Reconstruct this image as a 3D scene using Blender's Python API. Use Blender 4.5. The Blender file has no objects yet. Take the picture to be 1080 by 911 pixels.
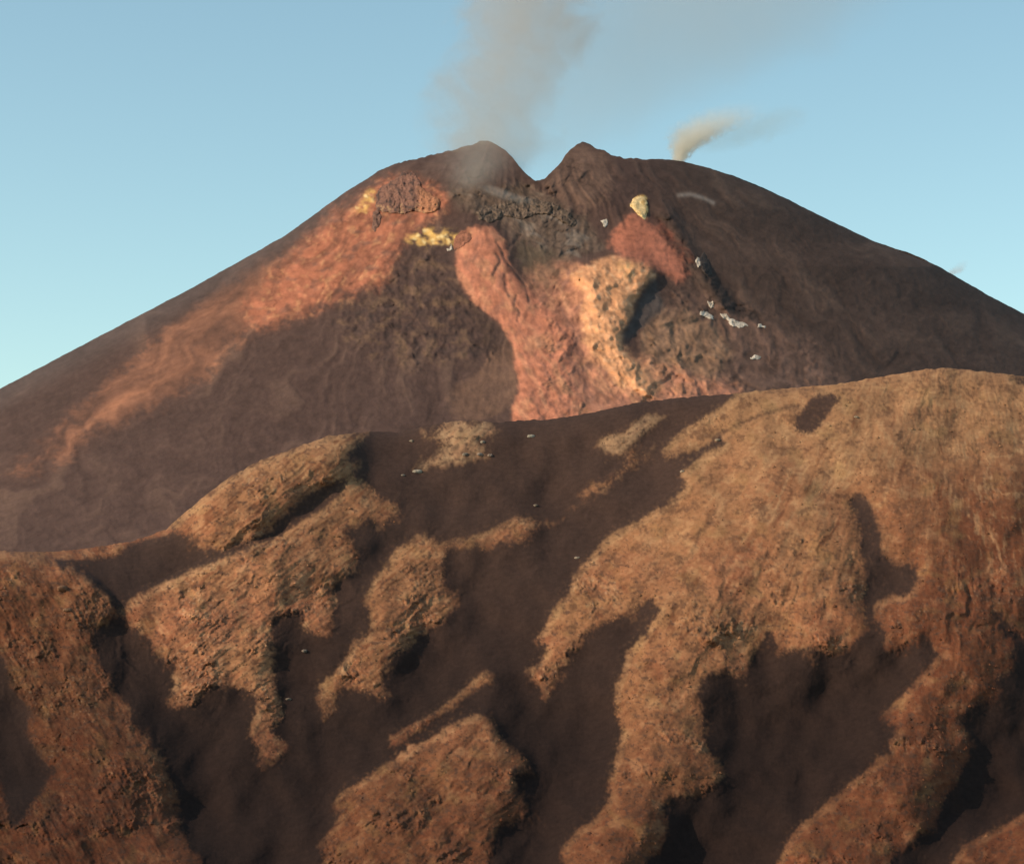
import bpy, math, random
import numpy as np
rng = np.random.default_rng(7); random.seed(7)
scene = bpy.context.scene
COL = scene.collection

# ---------------------------------------------------------------- camera geometry
F = 2540.0; CX = 540.0; CY = 455.5; PITCH = math.atan(244.5 / F)
cp, sp = math.cos(PITCH), math.sin(PITCH)
def world(u, v, Y):
    """point of the terrain seen at picture position (u,v) at ground distance Y (metres)"""
    a = np.asarray(u, float) - CX; b = CY - np.asarray(v, float)
    dy = cp * F - sp * b; dz = sp * F + cp * b
    k = Y / dy
    return np.stack([a * k, np.broadcast_to(Y, np.shape(a * k)).astype(float), dz * k], -1)

# ---------------------------------------------------------------- noise
_P = rng.permutation(4096)
_G = rng.normal(size=(4096, 2)); _G /= np.linalg.norm(_G, axis=1)[:, None]
def perlin(x, y, seed=0):
    xi = np.floor(x).astype(np.int64); yi = np.floor(y).astype(np.int64)
    xf = x - xi; yf = y - yi
    def g(i, j, fx, fy):
        h = _P[(_P[(i + seed * 131) & 4095] + j) & 4095]
        return _G[h, 0] * fx + _G[h, 1] * fy
    w = lambda t: t * t * t * (t * (t * 6 - 15) + 10)
    a = g(xi, yi, xf, yf); b = g(xi + 1, yi, xf - 1, yf)
    c = g(xi, yi + 1, xf, yf - 1); d = g(xi + 1, yi + 1, xf - 1, yf - 1)
    wx, wy = w(xf), w(yf)
    return 1.5 * ((a + (b - a) * wx) + ((c + (d - c) * wx) - (a + (b - a) * wx)) * wy)
def fbm(x, y, oct=5, seed=0, gain=.5):
    s = 0; a = 1; t = 0
    for o in range(oct):
        s = s + a * perlin(x * 2 ** o + 17.3 * o, y * 2 ** o + 5.1 * o, seed + o); t += a; a *= gain
    return s / t * 1.6
def ridged(x, y, oct=4, seed=0):
    s = 0; a = 1; t = 0
    for o in range(oct):
        s = s + a * (1 - np.abs(perlin(x * 2 ** o, y * 2 ** o, seed + o)) * 2); t += a; a *= .5
    return s / t
def cells(x, y, seed=0, jit=.9):
    """blocky fractured pattern: nearest-seed cell value, and distance to the cell border"""
    xi = np.floor(x).astype(np.int64); yi = np.floor(y).astype(np.int64)
    d1 = np.full(x.shape, 9.); d2 = np.full(x.shape, 9.); val = np.zeros(x.shape); sx_ = np.zeros(x.shape); sy_ = np.zeros(x.shape)
    for i in (-1, 0, 1):
        for j in (-1, 0, 1):
            h = _P[(_P[(xi + i + seed * 37) & 4095] + yi + j) & 4095]
            px_ = xi + i + .5 + jit * .5 * _G[h, 0]; py_ = yi + j + .5 + jit * .5 * _G[h, 1]
            d = np.hypot(x - px_, y - py_); c_ = d < d1
            d2 = np.where(c_, d1, np.minimum(d2, d)); d1 = np.where(c_, d, d1)
            val = np.where(c_, (h % 997) / 997., val); sx_ = np.where(c_, (x - px_) * _G[(h * 7) & 4095, 0] + (y - py_) * _G[(h * 7) & 4095, 1], sx_)
    return val + .8 * sx_, d2 - d1
def sstep(a, b, x):
    t = np.clip((x - a) / (b - a), 0, 1); return t * t * (3 - 2 * t)
def blur(A, s):
    p = int(3 * s) + 2
    B = np.pad(A, p, mode='edge')
    fy = np.fft.fftfreq(B.shape[0]); fx = np.fft.rfftfreq(B.shape[1])
    k = np.exp(-2 * (math.pi * s) ** 2 * (fy[:, None] ** 2 + fx[None] ** 2))
    return np.fft.irfft2(np.fft.rfft2(B) * k, s=B.shape)[p:-p, p:-p]

class Raster:
    def __init__(s, u0, u1, v0, v1):
        s.u0, s.v0 = u0, v0
        s.U, s.V = np.meshgrid(np.arange(u0, u1 + 1.), np.arange(v0, v1 + 1.))
    def poly(s, pts, wu=0, wv=0):
        pts = np.array(pts, float)
        X = s.U + wu; Y = s.V + wv
        m = np.zeros(s.U.shape, bool)
        lo = pts.min(0) - 14; hi = pts.max(0) + 14
        j0 = max(0, int(lo[0] - s.u0)); j1 = max(0, int(hi[0] - s.u0) + 1)
        i0 = max(0, int(lo[1] - s.v0)); i1 = max(0, int(hi[1] - s.v0) + 1)
        x = X[i0:i1, j0:j1]; y = Y[i0:i1, j0:j1]; mm = m[i0:i1, j0:j1]
        n = len(pts)
        for k in range(n):
            x1, y1 = pts[k]; x2, y2 = pts[(k + 1) % n]
            if y1 == y2: continue
            c = ((y1 > y) != (y2 > y)) & (x < (x2 - x1) * (y - y1) / (y2 - y1) + x1)
            mm ^= c
        return m.astype(float)
    def line(s, pts, w, wu=0, wv=0):
        d = np.full(s.U.shape, 1e9); X = s.U + wu; Y = s.V + wv
        for (x1, y1), (x2, y2) in zip(pts[:-1], pts[1:]):
            dx, dy = x2 - x1, y2 - y1
            t = np.clip(((X - x1) * dx + (Y - y1) * dy) / (dx * dx + dy * dy + 1e-9), 0, 1)
            d = np.minimum(d, np.hypot(X - x1 - t * dx, Y - y1 - t * dy))
        return np.exp(-(d / w) ** 2)
    def sample(s, A, u, v):
        h, w = s.U.shape
        x = np.clip(u - s.u0, 0, w - 1.001); y = np.clip(v - s.v0, 0, h - 1.001)
        i = y.astype(int); j = x.astype(int); fx = x - j; fy = y - i
        if A.ndim == 3: fx = fx[..., None]; fy = fy[..., None]
        return (A[i, j] * (1 - fx) + A[i, j + 1] * fx) * (1 - fy) + (A[i + 1, j] * (1 - fx) + A[i + 1, j + 1] * fx) * fy

# ---------------------------------------------------------------- mesh helpers
def make_mesh(name, verts, quads, col=None, smooth=True, tris=None):
    me = bpy.data.meshes.new(name)
    verts = np.asarray(verts, np.float32).reshape(-1, 3)
    polys = []
    me.vertices.add(len(verts)); me.vertices.foreach_set('co', verts.ravel())
    q = np.asarray(quads, np.int32).reshape(-1, 4) if quads is not None else np.zeros((0, 4), np.int32)
    t = np.asarray(tris, np.int32).reshape(-1, 3) if tris is not None else np.zeros((0, 3), np.int32)
    loops = np.concatenate([q.ravel(), t.ravel()])
    me.loops.add(len(loops)); me.loops.foreach_set('vertex_index', loops)
    n = len(q) + len(t)
    me.polygons.add(n)
    st = np.concatenate([np.arange(len(q)) * 4, len(q) * 4 + np.arange(len(t)) * 3]).astype(np.int32)
    me.polygons.foreach_set('loop_start', st)
    me.polygons.foreach_set('use_smooth', np.full(n, smooth))
    if col is not None:
        a = me.attributes.new('soil', 'FLOAT_COLOR', 'POINT')
        c = np.ones((len(verts), 4), np.float32); c[:, :3] = np.clip(col.reshape(-1, 3), 0, 1)
        a.data.foreach_set('color', c.ravel())
    me.update(calc_edges=True); me.validate()
    return me
def link(name, me, mat=None, label=None, cat=None, group=None, kind=None, parent=None, loc=None):
    o = bpy.data.objects.new(name, me); COL.objects.link(o)
    if mat and me: me.materials.append(mat)
    if label: o['label'] = label
    if cat: o['category'] = cat
    if group: o['group'] = group
    if kind: o['kind'] = kind
    if parent: o.parent = parent
    if loc is not None: o.location = loc
    return o
def gridquads(r, c):
    i = np.arange(r * c).reshape(r, c)
    return np.stack([i[:-1, :-1], i[1:, :-1], i[1:, 1:], i[:-1, 1:]], -1).reshape(-1, 4)

# ---------------------------------------------------------------- materials
def ground_mat(name, scale=.08, var=.35, bump=.5, bdist=2., rough=.95):
    m = bpy.data.materials.new(name); m.use_nodes = True
    nt = m.node_tree; N = nt.nodes; L = nt.links
    b = N['Principled BSDF']; b.inputs['Roughness'].default_value = rough
    b.inputs['Specular IOR Level'].default_value = .1
    at = N.new('ShaderNodeAttribute'); at.attribute_name = 'soil'
    tc = N.new('ShaderNodeTexCoord')
    n1 = N.new('ShaderNodeTexNoise'); n1.inputs['Scale'].default_value = scale; n1.inputs['Detail'].default_value = 8; n1.inputs['Roughness'].default_value = .7
    L.new(tc.outputs['Object'], n1.inputs['Vector'])
    mr = N.new('ShaderNodeMapRange'); mr.inputs[1].default_value = .3; mr.inputs[2].default_value = .7
    mr.inputs[3].default_value = 1 - var; mr.inputs[4].default_value = 1 + var
    L.new(n1.outputs['Fac'], mr.inputs[0])
    mx = N.new('ShaderNodeVectorMath'); mx.operation = 'SCALE'
    L.new(at.outputs['Color'], mx.inputs[0]); L.new(mr.outputs[0], mx.inputs['Scale'])
    L.new(mx.outputs[0], b.inputs['Base Color'])
    n2 = N.new('ShaderNodeTexNoise'); n2.inputs['Scale'].default_value = scale * 3; n2.inputs['Detail'].default_value = 6; n2.inputs['Roughness'].default_value = .65
    L.new(tc.outputs['Object'], n2.inputs['Vector'])
    bp = N.new('ShaderNodeBump'); bp.inputs['Strength'].default_value = bump; bp.inputs['Distance'].default_value = bdist
    L.new(n2.outputs['Fac'], bp.inputs['Height']); L.new(bp.outputs[0], b.inputs['Normal'])
    return m
M_HILL = ground_mat('grass_and_ash', .12, .20, .4, 1.2)
M_CONE = ground_mat('volcanic_soil', .03, .16, .6, 3.)
M_ROCK = ground_mat('rock', .09, .35, .8, 3.)
M_PLAIN = ground_mat('plain_soil', .01, .3, .3, 4.)
M_SCRUB = ground_mat('dry_scrub', .5, .2, 0, 1.)

def lin(r, g, b):
    f = lambda c: ((c / 255 + .055) / 1.055) ** 2.4 if c > 10 else c / 255 / 12.92
    return np.array([f(r), f(g), f(b)])
def mixc(A, B, t):
    t = t[..., None] if np.ndim(t) else t
    return A * (1 - t) + B * t

# =====================================================================  HILLSIDE
H = Raster(-180, 1260, 370, 980)
U, V = H.U, H.V
w1 = fbm(U / 26, V / 26, 4, 11) * 7; w2 = fbm(U / 26, V / 26, 4, 23) * 6
f1 = fbm(U / 6, V / 6, 3, 31) * 4.2; f2 = fbm(U / 5, V / 7, 3, 37) * 5.0
finger = (fbm((U + .35 * V) / 5.5, (V - .2 * U) / 22, 3, 41, .6) * 9 + fbm((U + .3 * V) / 14, V / 40, 2, 43) * 9) * (.4 + .75 * sstep(-.25, .5, fbm(U / 45, V / 45, 2, 45)))
RU, RV = w1 * .8 + f1, w2 * .7 + f2 + finger            # ragged edge, tongues hanging downhill
SU, SV = w1 * .35 + f1 * .6, w2 * .35 + f2 * .6 + finger * .15    # smoother edge
CREST = np.array([(-200,592),(-60,586),(0,581),(50,582),(75,580),(100,577),(137,571),(160,564),(175,558),(192,543),(212,526),(240,504),(275,485),(320,469),(345,460),(388,455),(420,456),(440,451),(470,445),(500,443),(525,446),(550,443),(575,443),(620,436),(670,425),(720,419),(777,415),(800,412),(860,407),(885,405),(930,397),(980,389),(1000,388),(1040,392),(1080,397),(1140,408),(1280,450)], float)
POLY = {}
POLY['left'] = [(-220,590),(0,584),(30,584),(50,588),(75,597),(100,612),(118,628),(122,640),(118,652),(105,660),(98,675),(100,690),(108,705),(118,728),(128,745),(142,757),(145,770),(160,785),(170,795),(178,812),(186,832),(185,850),(190,870),(200,893),(214,911),(230,990),(-220,990)]
POLY['left_gap'] = [(-30,670),(0,690),(6,700),(10,722),(20,738),(32,748),(29,775),(43,798),(58,812),(48,825),(35,845),(22,865),(12,876),(8,850),(2,822),(-40,800)]
POLY['band'] = [(-220,575),(0,576),(50,578),(100,573),(150,562),(175,553),(192,540),(186,556),(175,565),(155,570),(132,578),(125,586),(105,590),(67,590),(50,590),(0,590),(-220,600)]
POLY['A'] = [(122,650),(128,645),(140,630),(160,620),(200,603),(250,582),(295,565),(320,550),(350,530),(365,515),(370,507),(382,503),(392,510),(400,525),(420,535),(424,546),(407,552),(382,552),(367,562),(372,572),(376,590),(376,602),(367,609),(357,609),(350,622),(356,632),(353,648),(350,657),(347,671),(317,669),(322,655),(320,645),(300,647),(290,655),(286,672),(291,690),(289,715),(297,737),(297,755),(287,771),(303,786),(296,803),(280,811),(268,806),(272,788),(262,778),(270,746),(266,733),(262,724),(247,724),(226,722),(215,737),(200,742),(182,743),(177,735),(184,722),(185,703),(162,695),(157,677),(147,657),(130,655)]
POLY['B'] = [(173,561),(190,544),(212,525),(240,503),(275,484),(320,468),(345,458),(382,452),(392,455),(378,470),(362,482),(370,490),(380,484),(380,496),(360,506),(334,516),(320,523),(310,538),(290,553),(270,568),(232,580),(220,574),(197,577),(214,563),(190,566)]
POLY['C'] = [(438,454),(455,447),(487,441),(517,445),(530,454),(520,460),(505,462),(512,469),(522,477),(522,486),(500,487),(487,492),(462,495),(447,500),(430,501),(437,492),(452,484),(467,472),(464,461),(450,458)]
POLY['D'] = [(410,590),(427,572),(447,565),(465,572),(482,567),(512,561),(530,551),(542,544),(560,545),(570,550),(562,560),(560,575),(550,577),(540,570),(510,578),(482,581),(468,580),(467,595),(467,610),(472,625),(487,634),(482,643),(470,652),(452,657),(440,672),(435,683),(420,690),(402,703),(400,718),(411,730),(402,741),(388,730),(360,722),(356,735),(356,753),(341,756),(335,742),(337,722),(350,712),(363,700),(367,690),(372,675),(388,672),(390,642),(382,633),(387,622),(395,605)]
POLY['D_tail'] = [(562,549),(585,546),(607,530),(614,514),(632,504),(650,492),(665,481),(683,470),(697,464),(690,480),(665,497),(648,510),(624,523),(600,544),(585,553),(566,556)]
POLY['E'] = [(627,470),(640,457),(660,456),(670,443),(685,436),(707,436),(697,446),(685,453),(670,466),(662,475),(650,481),(635,477)]
POLY['F'] = [(777,412),(760,430),(732,446),(712,460),(697,477),(700,486),(720,480),(736,472),(750,465),(760,460),(768,468),(742,478),(726,493),(716,500),(724,508),(722,516),(706,529),(700,534),(665,552),(640,567),(620,590),(604,607),(600,622),(587,637),(577,655),(574,665),(562,677),(578,678),(576,690),(551,710),(562,722),(576,740),(585,720),(595,700),(602,687),(617,672),(627,671),(640,658),(670,646),(699,632),(692,650),(680,670),(660,687),(658,702),(650,722),(646,740),(650,751),(655,773),(650,796),(646,813),(638,823),(645,834),(634,856),(607,876),(592,893),(596,920),(600,990),(668,990),(680,906),(700,891),(706,871),(697,851),(717,841),(742,844),(750,829),(768,816),(748,786),(742,758),(737,733),(741,715),(747,711),(765,705),(782,717),(788,702),(802,685),(807,662),(817,672),(823,683),(852,687),(866,691),(880,690),(892,687),(905,675),(911,655),(912,640),(912,585),(910,565),(905,552),(897,530),(903,523),(910,520),(917,530),(923,542),(927,562),(931,582),(943,594),(966,595),(970,607),(962,622),(955,628),(937,627),(924,634),(922,650),(935,665),(929,688),(950,690),(960,677),(980,669),(985,680),(992,690),(970,712),(952,731),(925,758),(945,763),(951,769),(937,781),(939,793),(920,806),(895,826),(867,851),(842,870),(825,896),(810,930),(800,990),(925,990),(937,912),(953,901),(970,883),(990,876),(993,851),(998,838),(1011,821),(1014,812),(1026,793),(1028,783),(1013,755),(1035,746),(1060,732),(1048,716),(1066,705),(1072,681),(1060,668),(1047,650),(1052,646),(1064,660),(1084,676),(1110,690),(1280,700),(1280,380),(1080,380),(900,380),(800,405)]
POLY['Hc'] = [(985,940),(1002,911),(1015,891),(1040,878),(1065,866),(1083,855),(1140,830),(1280,800),(1280,990),(970,990)]
POLY['I'] = [(515,750),(500,752),(470,766),(440,786),(400,808),(370,828),(347,843),(352,853),(363,853),(356,864),(342,881),(332,896),(342,903),(335,940),(325,990),(510,990),(517,908),(527,868),(542,863),(571,869),(550,843),(541,828),(556,815),(570,818),(547,788),(527,778)]
POLY['I2'] = [(510,706),(520,709),(521,720),(490,736),(458,759),(436,775),(412,789),(411,776),(435,763),(457,751),(475,737),(497,719)]
POLY['G'] = [(836,453),(840,440),(852,425),(863,417),(886,416),(880,428),(871,443),(861,452),(847,457)]
POLY['fleck'] = [(847,699),(853,696),(862,697),(861,701),(850,702)]
POLY['rim_dark'] = [(1060,396),(1075,398),(1110,402),(1110,412),(1085,408),(1068,402)]
masks = {}
b0 = blur(np.maximum.reduce([H.poly(POLY[k]) for k in ('left', 'A', 'B', 'D', 'F', 'Hc', 'I', 'I2')]), 5)
g_v, g_u = np.gradient(b0); g_l = np.hypot(g_u, g_v)
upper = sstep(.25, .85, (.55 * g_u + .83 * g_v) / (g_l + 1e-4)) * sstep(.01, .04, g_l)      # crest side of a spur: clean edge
calm = 1 - .7 * blur(upper, 3)
RU, RV, SU, SV = RU * calm, RV * calm, SU * calm, SV * calm
for k, p in POLY.items():
    rag = k in ('A', 'D', 'C', 'I', 'left', 'D_tail', 'fleck')
    a = RU if rag else SU; b = RV if rag else SV
    if k in ('F', 'B'):
        g = sstep(470, 620, V); a = SU + (RU - SU) * g; b = SV + (RV - SV) * g
    if k in ('band',): a, b = a * .2, b * .2
    masks[k] = H.poly(p, a, b)
grass = np.zeros(U.shape)
for k in ('left', 'band', 'A', 'B', 'C', 'D', 'E', 'F', 'Hc', 'I', 'I2', 'fleck'):
    grass = np.maximum(grass, masks[k])
patchy = fbm(U / 7, V / 6, 3, 51)
grass = np.maximum(grass, masks['D_tail'] * sstep(-.6, .2, patchy) * .9)
grass *= 1 - .8 * masks['C'] * (1 - sstep(-.5, .1, patchy + .6 * sstep(466, 448, V)))
grass *= 1 - masks['left_gap']
grass *= 1 - masks['G']; grass *= 1 - masks['rim_dark']
# thin ash runnels through the grass
run = H.line([(842,428),(818,432),(795,441),(770,452),(752,462)], 2.2, SU * .4, SV * .4)
run *= .85
run = np.maximum(run, .6 * H.line([(762,504),(745,514),(728,522),(706,530)], 1.6, SU * .4, SV * .4))
run = np.maximum(run, .7 * H.line([(758,536),(748,550),(738,566),(726,590)], 2.4, SU, SV))
run = np.maximum(run, .75 * H.line([(722,590),(700,600),(684,616),(668,626),(676,640)], 2.8, RU, RV))
run = np.maximum(run, .6 * H.line([(810,414),(840,411),(870,411)], 1.3, SU * .2, SV * .2))
run = np.maximum(run, .7 * H.line([(214,610),(217,625),(218,640)], 2.6, SU, SV))
run = np.maximum(run, .7 * H.line([(1046,646),(1060,656),(1076,672)], 3, SU, SV))
run = np.maximum(run, .55 * H.line([(290,600),(310,588),(340,570),(372,556)], 1.6, RU, RV))
run = np.maximum(run, .6 * H.line([(495,732),(520,722)], 2, SU, SV))
run = np.maximum(run, .55 * H.line([(420,862),(450,848),(480,836)], 1.6, SU, SV))
run = np.maximum(run, .6 * np.maximum(H.line([(370,605),(345,600),(330,603)], 2.5, RU, RV), H.line([(940,815),(958,808),(975,815),(968,828)], 7, RU, RV)))
grass *= 1 - np.clip(run, 0, 1)
# sparse tufts straying onto the ash near grass edges
smoothF0 = blur(H.poly([(700,470),(780,400),(1000,370),(1300,380),(1300,640),(1000,600),(900,560),(800,600),(720,620),(660,600)]), 22)
near = blur(grass, 10)
stray = (fbm(U / 3.2 + V / 9, V / 2.6, 2, 77) > .50) * sstep(.06, .42, near)
grass = np.maximum(grass, stray * .7)
bare = (fbm(U / 5., V / 4., 3, 88) > .50) * sstep(.95, .55, near)
grass *= 1 - .8 * bare
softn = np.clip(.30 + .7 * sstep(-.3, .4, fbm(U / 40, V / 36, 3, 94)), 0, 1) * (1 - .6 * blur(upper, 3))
g4 = blur(grass, 4.5); spk = fbm(U / 3, V / 2.6, 3, 95, .6)
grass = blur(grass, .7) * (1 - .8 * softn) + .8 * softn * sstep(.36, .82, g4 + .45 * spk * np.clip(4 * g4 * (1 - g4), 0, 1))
dens = np.clip(.50 + .62 * sstep(.28, .86, blur(grass, 11) + .22 * fbm(U / 13, V / 10, 4, 96, .6)) + .12 * fbm(U / 34, V / 26, 3, 97), .35, 1)  # grass thins at spur edges; also paints in shade that rounds the spurs
small = blur(np.maximum.reduce([masks[k] for k in ('band', 'C', 'D_tail', 'E', 'I2', 'fleck')]), 3)
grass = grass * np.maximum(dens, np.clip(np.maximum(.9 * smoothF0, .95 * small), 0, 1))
gsoft = blur(grass, 34); gmid = blur(grass, 5)

# ---- distance of the slope (metres) : base slope, then ridges standing proud of the ash gullies
YB = 2200 + (930 - V) * 1.7
relief = 44 * gsoft + 9 * blur(grass, 13) + 1.0 * gmid + .4 * grass
blk, bord = cells(U / 9 + w1 * .12, V / 7 + w2 * .12, 3); blk2, bord2 = cells(U / 4.2 + f1 * .1, V / 3.4 + f2 * .1, 5)
relief += 100 * np.exp(-((U - 930) / 250) ** 2 - ((V - 610) / 230) ** 2)
relief += 22 * np.exp(-((U - 700 + (V - 700) * .25) / 80) ** 2) * sstep(520, 700, V)
def ridge_step(pts, s, h, v0, v1):
    return h * blur(H.poly(pts), s) * sstep(v1, v0, V)
relief += ridge_step(POLY['left'], 2.5, 36, 600, 670) + 26 * blur(H.poly(POLY['left']), 30)
relief += ridge_step(POLY['A'], 3, 30, 590, 640) * sstep(385, 300, U)
relief += ridge_step(POLY['I'] , 5, 26, 740, 900) + ridge_step(POLY['I2'], 6, 8, 760, 800)
relief += 32 * blur(H.poly(POLY['B']), 10) + 20 * blur(H.poly(POLY['Hc']), 12)
relief += 6 * blur(H.poly([(985,680),(1072,680),(1030,790),(940,912),(820,912)]), 18)
relief += fbm(U / 100, V / 100, 3, 61) * 18
ph1_ = np.arctan2(U - 1010 + w1 * .3, V - 250 + w2 * .3); ph_ = np.arctan2(U - 1010 + w1 * 2.5 + 40 * fbm(U / 120, V / 120, 2, 64), V - 250 + w2); rh = np.hypot(U - 1010, V - 250)    # gullying runs down the slope
wF = blur(H.poly(POLY['F']), 30); wL = sstep(230, 130, U)
def down(fn, a, b, seed, wp=1.):     # noise drawn out along the fall line of each part of the slope
    nF = fn((ph_ if wp == 1 else ph1_) * 330 / a, rh / b, 3, seed); nL = fn((.87 * U - .5 * V + 2 * wp * w1) / a, (.87 * V + .5 * U) / b, 3, seed + 1); nM = fn((.62 * U + .78 * V + 1.5 * wp * w1) / (.8 * a), (.78 * U - .62 * V) / b, 3, seed + 2)
    return wF * nF + (1 - wF) * (wL * nL + (1 - wL) * nM)
rill = down(ridged, 38, 150, 66)
smoothF = blur(H.poly([(700,470),(780,400),(1000,370),(1300,380),(1300,640),(1000,600),(900,560),(800,600),(720,620),(660,600)]), 22)
relief += (rill - .4) * 6.5 * (.12 + .88 * gsoft) * (1 - .65 * smoothF) * (.5 + .6 * sstep(-.3, .4, fbm(U / 50, V / 60, 3, 67)))
tuss = fbm(U / 13, V / 10, 5, 71, .62)
rockband = sstep(.0, .7, fbm(U / 60, V / 40, 3, 91) + .35 * sstep(600, 700, V) * sstep(460, 380, U)) * (1 - .8 * smoothF) + .5 * smoothF * sstep(.1, .6, fbm(U / 40, V / 30, 3, 93)) * sstep(960, 1010, U)
relief += grass * tuss * (.9 - .5 * smoothF + 1.8 * rockband)
relief += grass * np.maximum(0, ridged(U / 9 + V / 20, V / 8, 3, 72) - .55) * 5 * rockband
relief += grass * rockband * sstep(.0, .35, fbm(U / 26, V / 20, 3, 74)) * (blk * 3.0 + blk2 * 1.0 + np.minimum(bord, .25) * 3.5)
relief += (1 - grass) * (fbm(U / 60, V / 80, 2, 75) * 3.5 + fbm(U / 5, V / 5, 2, 76) * .25)
relief += grass * down(fbm, 6.0, 24, 155, .12) * (1.0 + 1.0 * rockband) * (1 - .5 * smoothF)
relief -= run * 1.5
crest_v = np.interp(U, CREST[:, 0], CREST[:, 1])
YH = YB - relief + 30 * np.exp(-np.clip(V - crest_v, 0, 99) / 7)

# ---- ground colours, grass and ash darker down the slope
n_big = fbm(U / 110, V / 90, 4, 101); n_mid = fbm(U / 22, V / 16, 4, 103); n_fine = fbm(U / 4, V / 3.2, 3, 105)
tan = np.array([.310, .146, .068]); rust = np.array([.250, .092, .046]); straw = np.array([.370, .205, .100]); brown = np.array([.130, .060, .036])
olive = np.array([.25, .150, .060])
gc = np.broadcast_to(tan, U.shape + (3,)).copy()
gc = mixc(gc, rust, np.clip(.35 + .6 * n_big + .35 * n_mid, 0, 1))
red = np.clip(sstep(840, 1050, U + 30 * n_big) * sstep(420, 570, V) * 1.0 + sstep(760, 1000, U) * sstep(560, 680, V) * .4 + sstep(240, 60, U) * .65 + sstep(700, 880, V) * .8, 0, 1)
gc = mixc(gc, np.array([.140, .044, .021]), red * .88)
gc = mixc(gc, straw, np.clip(sstep(.1, .7, n_mid + .3 * n_fine) * .5 + sstep(560, 430, V) * .45 + .55 * upper, 0, .8) * (1 - red * .6))  # includes sunlit upper edges of the spurs, painted lighter
strk = .55 * down(fbm, 15, 200, 141) + .75 * down(fbm, 5.0, 26, 151, .12) * (1 - .55 * smoothF)
gc = mixc(gc, straw, sstep(.05, .5, strk) * smoothF * .6); gc = mixc(gc, rust, sstep(.1, .6, -strk) * .45)
gc = mixc(gc, olive, np.clip(sstep(.2, .7, fbm(U / 30, V / 26, 3, 109)), 0, 1) * .28)
gc = mixc(gc, brown, sstep(.15, .7, -n_mid - .6 * n_fine + .25 * rockband) * .6)
pale = (fbm(U / 3.3, V / 2.6, 2, 111) > .62) * (.25 + .75 * rockband) * (1 - sstep(700, 900, V) * .6)
gc = mixc(gc, np.array([.46, .32, .20]), pale * .35)
gc = mixc(gc, np.array([.40, .26, .15]), .5 * blur(np.maximum(masks['C'], masks['E']), 2))
gc = gc * np.array([.93, .92, .95]) * (1 + .25 * blur(masks['A'], 12) * sstep(560, 620, V))[..., None]
gc = mixc(gc, gc * np.array([.62, .50, .50]), sstep(.15, .45, strk) * .55 * (1 - smoothF) + sstep(.3, .5, -strk) * .35)
gc = gc * (1 + (.20 * n_mid + .14 * n_big) * (1 - .6 * smoothF) + .30 * strk + .06 * fbm(U / 9, V / 7, 3, 143) + .08 * n_fine)[..., None]
gc = mixc(gc, np.array([.085, .045, .032]), .75 * sstep(.30, .55, fbm(U / 7 + w1 * .1, V / 4.5 + w2 * .1, 3, 145, .6)) * (1 - .6 * smoothF))
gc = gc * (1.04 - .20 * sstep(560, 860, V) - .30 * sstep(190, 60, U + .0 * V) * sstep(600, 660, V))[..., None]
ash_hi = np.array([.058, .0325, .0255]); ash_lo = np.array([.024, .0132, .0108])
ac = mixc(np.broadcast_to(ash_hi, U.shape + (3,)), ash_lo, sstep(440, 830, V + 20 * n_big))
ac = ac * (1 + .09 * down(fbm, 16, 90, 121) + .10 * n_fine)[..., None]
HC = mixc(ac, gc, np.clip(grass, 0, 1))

us = np.arange(-170, 1251, 1.0); nr = 540
vc = np.interp(us, CREST[:, 0], CREST[:, 1]) + blur(np.tile(fbm(us / 9, us * 0, 3, 131), (3, 1)), .5)[1] * 1.2
tt = np.linspace(0, 1, nr)
VV = vc[None] + (975 - vc[None]) * tt[:, None]; UU = np.broadcast_to(us, VV.shape)
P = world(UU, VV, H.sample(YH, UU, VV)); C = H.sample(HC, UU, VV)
top = P[0]; ctop = C[0]
back = []
for k, (dy, dz) in enumerate([(900, -420), (560, -230), (330, -110), (180, -45), (90, -15), (40, -4), (14, -.6)]):
    b = top.copy(); b[:, 1] += dy; b[:, 2] = b[:, 2] + dz; b[:, 0] *= (b[:, 1] / top[:, 1]); b[:, 2] = np.maximum(b[:, 2], -330); back.append(b)
bot = P[-1]; front = []
for dy, dz in [(-40, -28), (-110, -75), (-230, -130), (-420, -190)]:
    b = bot.copy(); b[:, 1] += dy; b[:, 2] += dz; b[:, 0] *= b[:, 1] / bot[:, 1]; front.append(b)
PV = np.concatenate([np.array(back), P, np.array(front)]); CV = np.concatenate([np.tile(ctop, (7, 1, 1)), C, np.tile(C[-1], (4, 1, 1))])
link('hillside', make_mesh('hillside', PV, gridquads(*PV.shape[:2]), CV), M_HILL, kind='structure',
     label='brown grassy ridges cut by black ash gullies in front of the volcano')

# ---- dry scrub tufts on the grassy ground : beyond counting
NT = 15000
tu = rng.uniform(-60, 1140, NT * 3); tv = rng.uniform(385, 960, NT * 3)
ok = (H.sample(grass, tu, tv) * (.35 + .9 * sstep(-.3, .5, H.sample(patchy, tu, tv))) > rng.uniform(.25, 1.0, NT * 3)) & (tv > np.interp(tu, CREST[:, 0], CREST[:, 1]) + 1)
tu, tv = tu[ok][:NT], tv[ok][:NT]
B0 = world(tu, tv, H.sample(YH, tu, tv)); CT = H.sample(gc, tu, tv) * rng.uniform(.65, 1.25, (len(tu), 1))
n = len(tu); rad = np.clip(np.exp(rng.normal(-.25, .5, n)), .3, 2.6); hgt = rad * rng.uniform(.5, 1.0, n)
ang = rng.uniform(0, 6.28, n)
vs = []; 
for k in range(5):
    a = ang + k * 1.2566; r = rad * rng.uniform(.7, 1.3, n)
    vs.append(np.stack([B0[:, 0] + np.cos(a) * r, B0[:, 1] + np.sin(a) * r, B0[:, 2] - .9 + rng.uniform(-.2, .5, n)], -1))
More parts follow.
